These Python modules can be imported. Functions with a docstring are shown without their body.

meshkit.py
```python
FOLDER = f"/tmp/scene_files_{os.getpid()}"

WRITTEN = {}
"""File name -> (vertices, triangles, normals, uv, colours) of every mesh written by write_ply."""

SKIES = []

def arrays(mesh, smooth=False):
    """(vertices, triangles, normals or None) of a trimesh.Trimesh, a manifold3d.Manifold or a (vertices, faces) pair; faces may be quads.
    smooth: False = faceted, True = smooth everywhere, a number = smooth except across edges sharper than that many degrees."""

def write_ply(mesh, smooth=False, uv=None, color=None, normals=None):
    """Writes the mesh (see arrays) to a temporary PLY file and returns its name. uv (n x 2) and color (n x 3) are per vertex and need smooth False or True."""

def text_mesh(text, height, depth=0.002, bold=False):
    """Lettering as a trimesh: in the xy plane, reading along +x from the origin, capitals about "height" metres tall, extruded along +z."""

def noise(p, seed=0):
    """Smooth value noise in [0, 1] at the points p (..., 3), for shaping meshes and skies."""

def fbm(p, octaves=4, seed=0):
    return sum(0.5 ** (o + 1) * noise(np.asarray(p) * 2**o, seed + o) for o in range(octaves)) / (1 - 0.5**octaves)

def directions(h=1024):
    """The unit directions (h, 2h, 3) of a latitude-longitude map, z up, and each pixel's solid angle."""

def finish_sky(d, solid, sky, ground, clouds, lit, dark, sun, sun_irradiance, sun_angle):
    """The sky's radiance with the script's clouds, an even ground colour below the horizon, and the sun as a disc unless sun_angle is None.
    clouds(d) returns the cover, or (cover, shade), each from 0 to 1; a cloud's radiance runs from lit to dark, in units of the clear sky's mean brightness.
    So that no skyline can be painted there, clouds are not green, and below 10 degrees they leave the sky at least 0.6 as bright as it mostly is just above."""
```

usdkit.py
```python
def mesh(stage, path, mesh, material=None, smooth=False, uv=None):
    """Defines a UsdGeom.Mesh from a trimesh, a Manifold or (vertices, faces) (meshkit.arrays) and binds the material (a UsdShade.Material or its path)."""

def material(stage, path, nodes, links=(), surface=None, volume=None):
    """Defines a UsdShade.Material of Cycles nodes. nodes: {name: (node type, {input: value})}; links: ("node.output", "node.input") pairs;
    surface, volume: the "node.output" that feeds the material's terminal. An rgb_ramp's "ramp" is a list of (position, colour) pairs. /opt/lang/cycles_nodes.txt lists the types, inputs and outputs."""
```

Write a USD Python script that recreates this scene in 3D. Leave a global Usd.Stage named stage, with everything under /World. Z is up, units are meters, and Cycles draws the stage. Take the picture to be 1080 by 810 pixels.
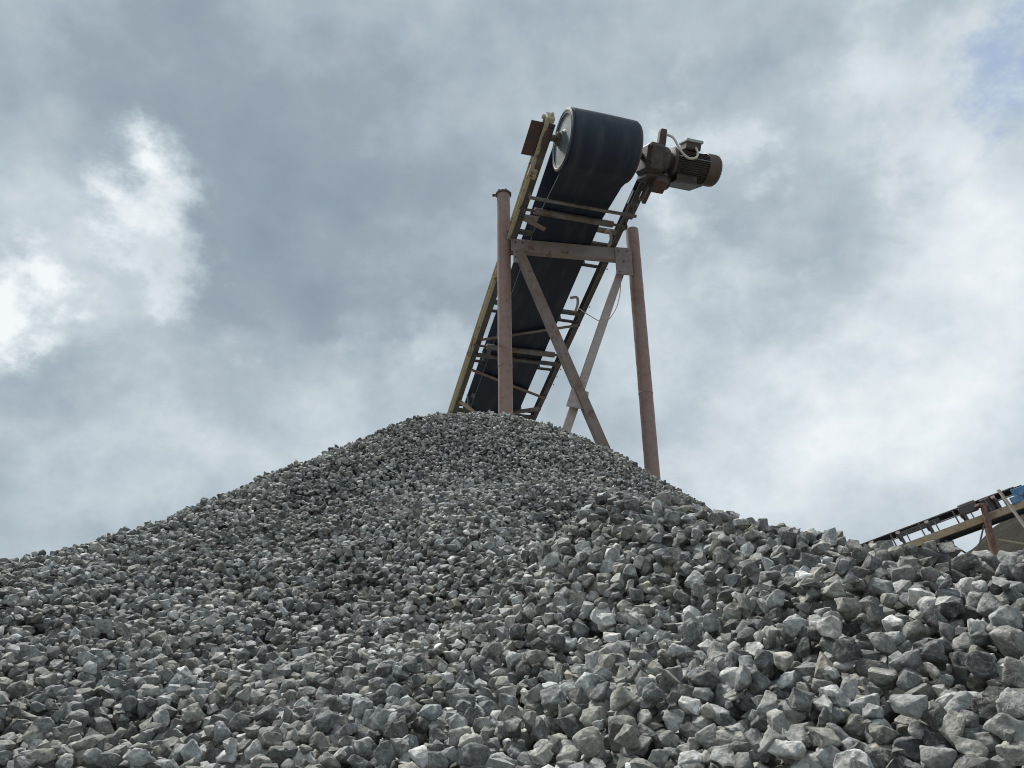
import math, numpy as np, trimesh, usdkit, meshkit
from pxr import Usd, UsdGeom, UsdLux, UsdShade, Gf, Vt, Sdf
from scipy.interpolate import RBFInterpolator
from scipy.ndimage import gaussian_filter, map_coordinates

stage = Usd.Stage.CreateInMemory()
UsdGeom.SetStageUpAxis(stage, 'Z')
UsdGeom.SetStageMetersPerUnit(stage, 1.0)
UsdGeom.Xform.Define(stage, '/World')
UsdGeom.Scope.Define(stage, '/World/Looks')

# ------------------------------------------------------------------ camera
EYE = 1.0                                   # height of the lens above the yard
PITCH, ROLL, FOCAL = math.radians(24.5), math.radians(-0.6), 811.0   # focal length in pixels of a 1080 wide picture
EXPOSURE = 1.85
_c, _s = math.cos(PITCH), math.sin(PITCH)
_r, _f, _u = np.array([1.0, 0, 0]), np.array([0, _c, _s]), np.array([0, -_s, _c])
_r, _u = math.cos(ROLL) * _r + math.sin(ROLL) * _u, math.cos(ROLL) * _u - math.sin(ROLL) * _r
cam = UsdGeom.Camera.Define(stage, '/World/camera')
cam.CreateHorizontalApertureAttr(36.0)
cam.CreateVerticalApertureAttr(27.0)
cam.CreateFocalLengthAttr(36.0 * FOCAL / 1080)
cam.CreateClippingRangeAttr((0.05, 100000.0))
cam.CreateExposureAttr(EXPOSURE)
cam.AddTransformOp().Set(Gf.Matrix4d(*_r, 0, *_u, 0, *(-_f), 0, 0, 0, EYE, 1))


def heading(px, py):
    """Unit direction from the lens through a point of the 1080 x 810 picture (used to say where in the sky each cloud is)."""
    d = _f * FOCAL + _r * (px - 540) + _u * (405 - py)
    return d / np.linalg.norm(d)


def project(p):
    q = np.asarray(p, float) - [0, 0, EYE]
    w = q @ _f
    return 540 + FOCAL * (q @ _r) / w, 405 - FOCAL * (q @ _u) / w, w


# ------------------------------------------------------------------ sky and sun
SUN_EL, SUN_AZ = math.radians(62), math.radians(-42)         # azimuth from +y towards +x
SUN_INTENSITY, SUN_ANGLE, SKY_STRENGTH = 0.4, 18.0, 0.05
CLOUD_GAIN = 2.0 ** -EXPOSURE / SKY_STRENGTH


def sky_material():
    n = {'co': ('texture_coordinate', {}),
         'sky': ('sky_texture', {'sky_type': 'single_scattering', 'sun_disc': False, 'sun_elevation': SUN_EL, 'sun_rotation': SUN_AZ, 'air_density': 1.0, 'aerosol_density': 1.0, 'ozone_density': 0.4}),
         'plane': ('mapping', {'scale': (1.0, 1.0, 1.25), 'location': (3.1, 1.7, 0.4)}),
         'warp': ('noise_texture', {'scale': 5.5, 'detail': 9.0, 'roughness': 0.62}),
         'warp0': ('vector_math', {'math_type': 'subtract', 'vector2': (0.5, 0.5, 0.5)}),
         'warp1': ('vector_math', {'math_type': 'scale', 'scale': 0.38}),
         'dir': ('vector_math', {'math_type': 'add'}),
         'big': ('noise_texture', {'scale': 2.6, 'detail': 7.0, 'roughness': 0.5, 'distortion': 0.15}),
         'fine': ('noise_texture', {'scale': 8.0, 'detail': 9.0, 'roughness': 0.58, 'distortion': 0.0}),
         'b0': ('math', {'math_type': 'multiply_add', 'value2': 0.80, 'value3': -0.40 + CLOUD_BASE}),
         'f0': ('math', {'math_type': 'multiply_add', 'value2': 0.72, 'value3': -0.36}),
         's0': ('math', {'math_type': 'add'})}
    l = [('co.generated', 'plane.vector'), ('plane.vector', 'big.vector'), ('plane.vector', 'fine.vector'), ('plane.vector', 'warp.vector'),
         ('warp.color', 'warp0.vector1'), ('warp0.vector', 'warp1.vector1'), ('co.generated', 'dir.vector1'), ('warp1.vector', 'dir.vector2'),
         ('big.fac', 'b0.value1'), ('fine.fac', 'f0.value1'), ('b0.value', 's0.value1'), ('f0.value', 's0.value2')]
    last = 's0.value'
    for i, (x, y, rad, wt) in enumerate(CLOUDS):
        n[f'd{i}'] = ('vector_math', {'math_type': 'distance', 'vector2': tuple(heading(x, y))})
        n[f'm{i}'] = ('map_range', {'range_type': 'smootherstep', 'from_min': 0.0, 'from_max': rad / FOCAL, 'to_min': wt, 'to_max': 0.0, 'clamp': True})
        n[f'a{i}'] = ('math', {'math_type': 'add'})
        l += [('dir.vector', f'd{i}.vector1'), (f'd{i}.value', f'm{i}.value'), (last, f'a{i}.value1'), (f'm{i}.result', f'a{i}.value2')]
        last = f'a{i}.value'
    n['ramp'] = ('rgb_ramp', {'ramp': [(p, tuple(CLOUD_GAIN * v for v in c)) for p, c in CLOUD_RAMP]})
    n['gapd'] = ('vector_math', {'math_type': 'distance', 'vector2': tuple(heading(1100, 50))})
    n['gap'] = ('map_range', {'range_type': 'smootherstep', 'from_min': 0.02, 'from_max': 0.09, 'to_min': 0.5, 'to_max': 1.0, 'clamp': True})
    n['mix'] = ('mix', {})
    n['bg'] = ('background_shader', {'strength': SKY_STRENGTH})
    l += [(last, 'ramp.fac'), ('dir.vector', 'gapd.vector1'), ('gapd.value', 'gap.value'), ('gap.result', 'mix.fac'), ('sky.color', 'mix.color1'), ('ramp.color', 'mix.color2'), ('mix.color', 'bg.color')]
    return usdkit.material(stage, '/World/Looks/overcast_sky', n, l, surface='bg.background')


CLOUD_BASE = 0.475
CLOUD_RAMP = [(0.0, (0.250, 0.312, 0.380)), (0.25, (0.322, 0.390, 0.455)), (0.5, (0.465, 0.545, 0.607)), (0.75, (0.66, 0.735, 0.785)), (1.0, (0.90, 0.94, 0.96))]
# where the masses of cloud stand: heading (as a point of the picture), width, how much brighter or darker
CLOUDS = [(270, 330, 190, -0.16), (110, 110, 200, -0.13), (330, 60, 350, -0.14), (60, 440, 130, -0.16), (420, 210, 220, -0.05), (860, 270, 150, -0.12), (640, 60, 200, -0.02),
          (140, 210, 85, 0.52), (90, 165, 60, 0.30), (185, 305, 70, 0.36), (0, 318, 65, 0.46), (75, 255, 140, 0.16), (110, 500, 120, 0.18), (440, 358, 80, 0.20), (330, 470, 190, 0.08),
          (960, 90, 140, 0.26), (1060, 200, 150, 0.18), (1000, 400, 260, 0.25), (730, 240, 70, 0.24), (800, 500, 200, 0.10), (735, 135, 60, 0.22), (800, 275, 55, 0.14), (900, 560, 280, 0.12)]
dome = UsdLux.DomeLight.Define(stage, '/World/sky')
dome.GetPrim().SetCustomDataByKey('kind', 'structure')
UsdShade.MaterialBindingAPI.Apply(dome.GetPrim()).Bind(sky_material())
_d = np.array([math.cos(SUN_EL) * math.sin(SUN_AZ), math.cos(SUN_EL) * math.cos(SUN_AZ), math.sin(SUN_EL)])
sun = UsdLux.DistantLight.Define(stage, '/World/sun')
sun.CreateIntensityAttr(SUN_INTENSITY)
sun.CreateAngleAttr(SUN_ANGLE)
sun.CreateNormalizeAttr(True)
sun.CreateColorAttr((1.0, 0.965, 0.92))
_x = np.cross([0, 0, 1.0], _d); _x /= np.linalg.norm(_x); _y = np.cross(_d, _x)
sun.AddTransformOp().Set(Gf.Matrix4d(*_x, 0, *_y, 0, *_d, 0, 0, 0, 0, 1))

# ------------------------------------------------------------------ helpers
_used = {}


def numbered(path):
    k = _used.get(path, -1) + 1
    _used[path] = k
    return path if k == 0 else f'{path}_{k:03d}'


def tag(prim, label=None, cat=None, group=None, kind=None):
    for k, v in (('label', label), ('category', cat), ('group', group), ('kind', kind)):
        if v:
            prim.SetCustomDataByKey(k, v)
    return prim


def xform(name, matrix=None, parent='/World', **kw):
    x = UsdGeom.Xform.Define(stage, numbered(f'{parent}/{name}'))
    if matrix is not None:
        x.AddTransformOp().Set(matrix)
    tag(x.GetPrim(), **kw)
    return str(x.GetPath())


def part(name, meshes, mat, parent='/World', smooth=30, **kw):
    """ONE Mesh prim under parent from one mesh or a list of meshes; returns its path."""
    if not isinstance(meshes, trimesh.Trimesh):
        meshes = trimesh.util.concatenate(list(meshes))
    p = numbered(f'{parent}/{name}')
    m = usdkit.mesh(stage, p, meshes, mat, smooth=smooth)
    tag(m.GetPrim(), **kw)
    return p


def frame(origin, x, y, z):
    return Gf.Matrix4d(*map(float, x), 0, *map(float, y), 0, *map(float, z), 0, *map(float, origin), 1)


def _basis(d, up=(0, 0, 1)):
    d = np.asarray(d, float); d = d / np.linalg.norm(d)
    up = np.asarray(up, float)
    if abs(d @ up) > 0.98 * np.linalg.norm(up):
        up = np.array([0, 1.0, 0])
    s = np.cross(d, up); s /= np.linalg.norm(s)
    return d, s, np.cross(s, d)


def box(c, size, bev=0.004):
    """A box with chamfered edges."""
    h = np.asarray(size, float) / 2
    b = min(bev, 0.4 * h.min())
    pts = []
    for sx in (-1, 1):
        for sy in (-1, 1):
            for sz in (-1, 1):
                s = np.array([sx, sy, sz])
                for k in range(3):
                    q = h.copy() - b; q[k] = h[k]
                    pts.append(s * q)
    m = trimesh.Trimesh(pts).convex_hull
    m.apply_translation(c)
    return m


def orient(m, p, q, up=(0, 0, 1)):
    """Moves a mesh built along +x from the origin so that it runs from p towards q."""
    d, s, u = _basis(np.subtract(q, p), up)
    T = np.eye(4); T[:3, 0], T[:3, 1], T[:3, 2], T[:3, 3] = d, -s, u, p
    m.apply_transform(T)
    return m


def bar(p, q, w, h, up=(0, 0, 1), bev=0.004):
    L = np.linalg.norm(np.subtract(q, p))
    return orient(box((L / 2, 0, 0), (L, w, h), bev), p, q, up)


def angle_iron(p, q, w, h, t=0.008, up=(0, 0, 1)):
    """L section: a flat leg of width w and an upright leg of height h."""
    L = np.linalg.norm(np.subtract(q, p))
    m = trimesh.util.concatenate([box((L / 2, 0, 0), (L, w, t), 0.0015), box((L / 2, w / 2 - t / 2, h / 2 + t / 2), (L, t, h), 0.0015)])
    return orient(m, p, q, up)


def channel(p, q, h, fl, t=0.01, side=1, up=(0, 0, 1)):
    """C section: upright web of height h whose flanges of width fl point to the given side."""
    L = np.linalg.norm(np.subtract(q, p))
    m = trimesh.util.concatenate([box((L / 2, 0, 0), (L, t, h), 0.002), box((L / 2, side * (fl / 2 + t / 2), h / 2 - t / 2), (L, fl, t), 0.002), box((L / 2, side * (fl / 2 + t / 2), -h / 2 + t / 2), (L, fl, t), 0.002)])
    return orient(m, p, q, up)


def rod(p, q, r, n=14):
    return trimesh.creation.cylinder(radius=r, segment=(np.asarray(p, float), np.asarray(q, float)), sections=n)


def lathe(profile, p, d, n=36):
    """profile: (radius, distance along d) pairs, revolved round the axis through p along d."""
    m = trimesh.creation.revolve(np.asarray(profile, float), sections=n)
    z, s, u = _basis(d)
    T = np.eye(4); T[:3, 0], T[:3, 1], T[:3, 2], T[:3, 3] = s, u, np.cross(s, u), p
    if T[:3, 2] @ z < 0:
        T[:3, 0], T[:3, 2] = -s, np.cross(-s, u)
    m.apply_transform(T)
    m.fix_normals()
    return m


def hose(pts, r, n=8, steps=10):
    """A round cable through the points (Catmull-Rom)."""
    P = np.asarray(pts, float)
    P = np.vstack([2 * P[0] - P[1], P, 2 * P[-1] - P[-2]])
    out = []
    for i in range(1, len(P) - 2):
        for t in np.linspace(0, 1, steps, endpoint=(i == len(P) - 3)):
            a, b, c, d = P[i - 1:i + 3]
            out.append(0.5 * (2 * b + (c - a) * t + (2 * a - 5 * b + 4 * c - d) * t * t + (3 * b - a - 3 * c + d) * t ** 3))
    out = np.array(out)
    tan = np.gradient(out, axis=0); tan /= np.linalg.norm(tan, axis=1, keepdims=True)
    u = _basis(tan[0])[1]
    rings = []
    for k in range(len(out)):
        u = u - tan[k] * (u @ tan[k]); u /= np.linalg.norm(u)
        v = np.cross(tan[k], u)
        a = np.arange(n) / n * 2 * np.pi
        rings.append(out[k] + r * (np.cos(a)[:, None] * u + np.sin(a)[:, None] * v))
    V = np.vstack(rings); F = []
    for k in range(len(out) - 1):
        for j in range(n):
            a, b = k * n + j, k * n + (j + 1) % n
            F += [(a, b, b + n), (a, b + n, a + n)]
    e = len(V); V = np.vstack([V, out[[0, -1]]])
    for j in range(n):
        F += [(e, (j + 1) % n, j), (e + 1, (len(out) - 1) * n + j, (len(out) - 1) * n + (j + 1) % n)]
    m = trimesh.Trimesh(V, F, process=False)
    m.fix_normals()
    return m


def bolt(p, d, r=0.013, h=0.012):
    d = np.asarray(d, float) / np.linalg.norm(d)
    return trimesh.creation.cylinder(radius=r, segment=(np.asarray(p) - d * 0.002, np.asarray(p) + d * h), sections=6)


# ------------------------------------------------------------------ materials
def metal_paint(name, base, rust=(0.13, 0.06, 0.035), amount=0.35, scale=6.0, rough=0.6, dust=(0.30, 0.29, 0.27), dust_amount=0.25):
    """Weathered paint: the base colour with rust patches, streaks of dust and a fine relief."""
    n = {'co': ('texture_coordinate', {}),
         'n1': ('noise_texture', {'scale': scale, 'detail': 9.0, 'roughness': 0.68}),
         'n2': ('noise_texture', {'scale': scale * 4.3, 'detail': 6.0, 'roughness': 0.6}),
         'n3': ('noise_texture', {'scale': scale * 0.45, 'detail': 5.0, 'roughness': 0.6}),
         'r1': ('map_range', {'from_min': 0.62 - 0.24 * amount, 'from_max': 0.70 - 0.2 * amount, 'to_min': 0.0, 'to_max': 0.9, 'clamp': True}),
         'r3': ('map_range', {'from_min': 0.40, 'from_max': 0.72, 'to_min': 0.0, 'to_max': dust_amount * 2, 'clamp': True}),
         'tone': ('rgb_ramp', {'ramp': [(0.25, tuple(0.72 * v for v in base)), (0.5, base), (0.8, tuple(min(1, 1.25 * v) for v in base))]}),
         'rustc': ('rgb_ramp', {'ramp': [(0.3, tuple(0.5 * v for v in rust)), (0.6, rust), (0.8, tuple(1.6 * v for v in rust))]}),
         'm1': ('mix', {}), 'm2': ('mix', {'color2': dust}),
         'bp': ('bump', {'strength': 0.35, 'distance': 0.004}), 'p': ('principled_bsdf', {'roughness': rough})}
    l = [('co.object', 'n1.vector'), ('co.object', 'n2.vector'), ('co.object', 'n3.vector'), ('n1.fac', 'r1.value'), ('n3.fac', 'r3.value'), ('n2.fac', 'tone.fac'), ('n2.fac', 'rustc.fac'),
         ('r3.result', 'm2.fac'), ('tone.color', 'm2.color1'), ('m2.color', 'm1.color1'), ('rustc.color', 'm1.color2'), ('r1.result', 'm1.fac'), ('m1.color', 'p.base_color'),
         ('n2.fac', 'bp.height'), ('bp.normal', 'p.normal')]
    return usdkit.material(stage, f'/World/Looks/{name}', n, l, surface='p.BSDF')


M = {}
M['post'] = metal_paint('red_oxide_pipe', (0.232, 0.142, 0.115), amount=0.12, scale=3.5, rough=0.6, dust=(0.256, 0.212, 0.193), dust_amount=0.3)
M['beam'] = metal_paint('dusty_brown_steel', (0.220, 0.176, 0.157), amount=0.15, scale=5, dust=(0.276, 0.252, 0.237), dust_amount=0.4)
M['brace_pale'] = metal_paint('pale_pink_steel', (0.352, 0.290, 0.269), amount=0.1, scale=5, dust=(0.383, 0.352, 0.331), dust_amount=0.4)
M['brace_brown'] = metal_paint('brown_flat_steel', (0.168, 0.120, 0.098), amount=0.35, scale=5, dust=(0.233, 0.206, 0.187), dust_amount=0.35)
M['yellow'] = metal_paint('faded_yellow_paint', (0.44, 0.39, 0.26), amount=0.25, scale=6, dust=(0.44, 0.41, 0.33), dust_amount=0.5)
M['dark'] = metal_paint('dark_grimy_steel', (0.055, 0.058, 0.06), rust=(0.09, 0.05, 0.035), amount=0.45, scale=7, dust=(0.16, 0.155, 0.145), dust_amount=0.35)
M['brown'] = metal_paint('brown_rusty_plate', (0.06, 0.040, 0.035), amount=0.55, scale=6, dust=(0.11, 0.09, 0.08), dust_amount=0.2)
M['roller'] = metal_paint('worn_roller_steel', (0.13, 0.115, 0.105), amount=0.4, scale=9, rough=0.42, dust=(0.24, 0.23, 0.22), dust_amount=0.3)
M['steel'] = metal_paint('grey_drum_steel', (0.115, 0.145, 0.165), amount=0.25, scale=5, rough=0.7, dust=(0.14, 0.155, 0.165), dust_amount=0.3)
M['gear'] = metal_paint('dark_gearbox_paint', (0.045, 0.037, 0.037), rust=(0.075, 0.042, 0.032), amount=0.45, scale=9, dust=(0.13, 0.12, 0.095), dust_amount=0.2)
M['fan'] = metal_paint('rusty_fan_cover', (0.065, 0.046, 0.037), rust=(0.085, 0.047, 0.028), amount=0.5, scale=8, dust=(0.105, 0.085, 0.07), dust_amount=0.3)
M['box'] = metal_paint('blue_grey_box', (0.33, 0.38, 0.40), amount=0.1, scale=9, dust=(0.4, 0.4, 0.38), dust_amount=0.3)
M['ochre'] = metal_paint('ochre_faded_paint', (0.37, 0.275, 0.16), rust=(0.18, 0.10, 0.06), amount=0.35, scale=3, dust=(0.42, 0.37, 0.28), dust_amount=0.4)
M['rust'] = metal_paint('rusted_post', (0.16, 0.085, 0.065), amount=0.6, scale=6, dust=(0.24, 0.19, 0.17), dust_amount=0.2)
M['blue'] = metal_paint('bright_blue_paint', (0.05, 0.19, 0.38), amount=0.2, scale=9, dust=(0.3, 0.36, 0.40), dust_amount=0.3)
M['cable'] = usdkit.material(stage, '/World/Looks/pale_cable_sheath', {'p': ('principled_bsdf', {'base_color': (0.52, 0.50, 0.44), 'roughness': 0.5})}, [], surface='p.BSDF')


def belt_material():
    n = {'co': ('texture_coordinate', {}), 'st': ('mapping', {'scale': (4.0, 0.9, 0.9)}),
         'n1': ('noise_texture', {'scale': 1.6, 'detail': 8.0, 'roughness': 0.62}), 'n2': ('noise_texture', {'scale': 45.0, 'detail': 4.0}),
         'c': ('rgb_ramp', {'ramp': [(0.3, (0.011, 0.018, 0.033)), (0.50, (0.016, 0.025, 0.042)), (0.62, (0.030, 0.039, 0.053)), (0.8, (0.058, 0.066, 0.076))]}),
         'bp': ('bump', {'strength': 0.15, 'distance': 0.003}), 'p': ('principled_bsdf', {'roughness': 0.55, 'specular_ior_level': 0.32})}
    return usdkit.material(stage, '/World/Looks/conveyor_rubber', n, [('co.object', 'st.vector'), ('st.vector', 'n1.vector'), ('co.object', 'n2.vector'), ('n1.fac', 'c.fac'), ('c.color', 'p.base_color'), ('n2.fac', 'bp.height'), ('bp.normal', 'p.normal')], surface='p.BSDF')


M['belt'] = belt_material()


def stone_material(name, ramp, tint=0.0):
    """Crushed grey rock: each stone has its own tone; mottling, pale mineral flecks and dust over it."""
    n = {'co': ('texture_coordinate', {}), 'oi': ('object_info', {}), 'w': ('white_noise_texture', {'dimensions': '1D'}),
         'off': ('vector_math', {'math_type': 'scale', 'scale': 37.0}), 'v': ('vector_math', {'math_type': 'add'}),
         'n1': ('noise_texture', {'scale': 24.0, 'detail': 7.0, 'roughness': 0.66}),
         'n2': ('noise_texture', {'scale': 130.0, 'detail': 4.0, 'roughness': 0.6}),
         'n3': ('noise_texture', {'scale': 60.0, 'detail': 5.0, 'roughness': 0.7, 'distortion': 1.2}),
         'tone': ('rgb_ramp', {'ramp': ramp}),
         'mot': ('map_range', {'from_min': 0.28, 'from_max': 0.74, 'to_min': 0.48, 'to_max': 1.6, 'clamp': True}),
         'gr': ('map_range', {'from_min': 0.3, 'from_max': 0.7, 'to_min': 0.66, 'to_max': 1.36, 'clamp': True}),
         'vo': ('voronoi_texture', {'scale': 38.0}), 'vb': ('separate_color', {}), 'vm': ('map_range', {'from_min': 0.0, 'from_max': 1.0, 'to_min': 0.74, 'to_max': 1.26}), 'm2': ('math', {'math_type': 'multiply'}), 'gp': ('geometry', {}), 'gs': ('mapping', {'scale': (1.6, 0.7, 0.9)}), 'gn': ('noise_texture', {'scale': 0.9, 'detail': 4.0, 'roughness': 0.6}), 'gm': ('map_range', {'from_min': 0.32, 'from_max': 0.68, 'to_min': 0.80, 'to_max': 1.22, 'clamp': True}), 'm3': ('math', {'math_type': 'multiply'}),
         'vein': ('noise_texture', {'scale': 17.0, 'detail': 3.0, 'roughness': 0.5, 'distortion': 2.5}), 'va': ('math', {'math_type': 'subtract', 'value2': 0.5}), 'vc': ('math', {'math_type': 'absolute'}), 've': ('map_range', {'from_min': 0.0, 'from_max': 0.014, 'to_min': 0.30, 'to_max': 0.0, 'clamp': True}), 'mv': ('mix', {'color2': (0.55, 0.55, 0.53)}),
         'mm': ('math', {'math_type': 'multiply'}), 'mul': ('vector_math', {'math_type': 'scale'}),
         'fl': ('map_range', {'from_min': 0.58, 'from_max': 0.70, 'to_min': 0.0, 'to_max': 0.5, 'clamp': True}),
         'mx': ('mix', {'color2': (0.36, 0.365, 0.355)}),
         'hs': ('math', {'math_type': 'multiply_add', 'value2': 0.5}),
         'bp': ('bump', {'strength': 0.9, 'distance': 0.006}), 'p': ('principled_bsdf', {'roughness': 0.82, 'specular_ior_level': 0.35})}
    l = [('oi.random', 'w.w'), ('w.color', 'off.vector1'), ('co.object', 'v.vector1'), ('off.vector', 'v.vector2'), ('v.vector', 'n1.vector'), ('v.vector', 'n2.vector'), ('v.vector', 'n3.vector'),
         ('oi.random', 'tone.fac'), ('n1.fac', 'mot.value'), ('n2.fac', 'gr.value'), ('mot.result', 'mm.value1'), ('gr.result', 'mm.value2'), ('tone.color', 'mul.vector1'), ('v.vector', 'vo.vector'), ('vo.color', 'vb.color'), ('vb.r', 'vm.value'), ('vm.result', 'm2.value1'), ('mm.value', 'm2.value2'), ('gp.position', 'gs.vector'), ('gs.vector', 'gn.vector'), ('gn.fac', 'gm.value'), ('gm.result', 'm3.value1'), ('m2.value', 'm3.value2'), ('m3.value', 'mul.scale'), ('v.vector', 'vein.vector'), ('vein.fac', 'va.value1'), ('va.value', 'vc.value1'), ('vc.value', 've.value'), ('ve.result', 'mv.fac'), ('mx.color', 'mv.color1'), ('mv.color', 'p.base_color'),
         ('n3.fac', 'fl.value'), ('fl.result', 'mx.fac'), ('mul.vector', 'mx.color1'),
         ('n2.fac', 'hs.value1'), ('n1.fac', 'hs.value3'), ('hs.value', 'bp.height'), ('bp.normal', 'p.normal')]
    return usdkit.material(stage, f'/World/Looks/{name}', n, l, surface='p.BSDF')


STONE_RAMP = [(0.0, (0.066, 0.068, 0.066)), (0.10, (0.100, 0.102, 0.092)), (0.20, (0.112, 0.118, 0.118)), (0.30, (0.152, 0.150, 0.130)), (0.40, (0.158, 0.168, 0.168)), (0.52, (0.215, 0.209, 0.180)), (0.62, (0.205, 0.216, 0.216)), (0.72, (0.262, 0.256, 0.225)),
              (0.82, (0.275, 0.288, 0.284)), (0.94, (0.345, 0.348, 0.330)), (0.986, (0.45, 0.45, 0.435)), (0.988, (0.235, 0.218, 0.175)), (1.0, (0.27, 0.25, 0.205))]
M['stone'] = stone_material('crushed_grey_rock', STONE_RAMP)


def ground_material(name, stops, scale, bump=0.5, dist=0.02):
    n = {'g': ('geometry', {}), 'n1': ('noise_texture', {'scale': scale, 'detail': 9.0, 'roughness': 0.65}), 'n2': ('noise_texture', {'scale': scale * 14, 'detail': 6.0, 'roughness': 0.65}),
         'a': ('math', {'math_type': 'multiply_add', 'value2': 0.5}), 'h': ('math', {'math_type': 'multiply', 'value2': 0.5}),
         'c': ('rgb_ramp', {'ramp': stops}), 'bp': ('bump', {'strength': bump, 'distance': dist}), 'p': ('principled_bsdf', {'roughness': 0.9, 'specular_ior_level': 0.2})}
    return usdkit.material(stage, f'/World/Looks/{name}', n, [('g.position', 'n1.vector'), ('g.position', 'n2.vector'), ('n1.fac', 'h.value1'), ('n2.fac', 'a.value1'), ('h.value', 'a.value3'), ('a.value', 'c.fac'), ('c.color', 'p.base_color'), ('n2.fac', 'bp.height'), ('bp.normal', 'p.normal')], surface='p.BSDF')


M['ground'] = ground_material('packed_yard_dirt', [(0.3, (0.085, 0.075, 0.062)), (0.5, (0.13, 0.118, 0.10)), (0.7, (0.18, 0.168, 0.15))], 0.6)
M['core'] = ground_material('stone_dust', [(0.3, (0.07, 0.073, 0.068)), (0.5, (0.14, 0.145, 0.135)), (0.7, (0.22, 0.225, 0.21))], 9.0, 0.8, 0.03)
M['fines'] = ground_material('olive_brown_fines', [(0.32, (0.016, 0.0145, 0.0095)), (0.5, (0.034, 0.031, 0.021)), (0.68, (0.060, 0.055, 0.040))], 2.2, 1.0, 0.12)

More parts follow.
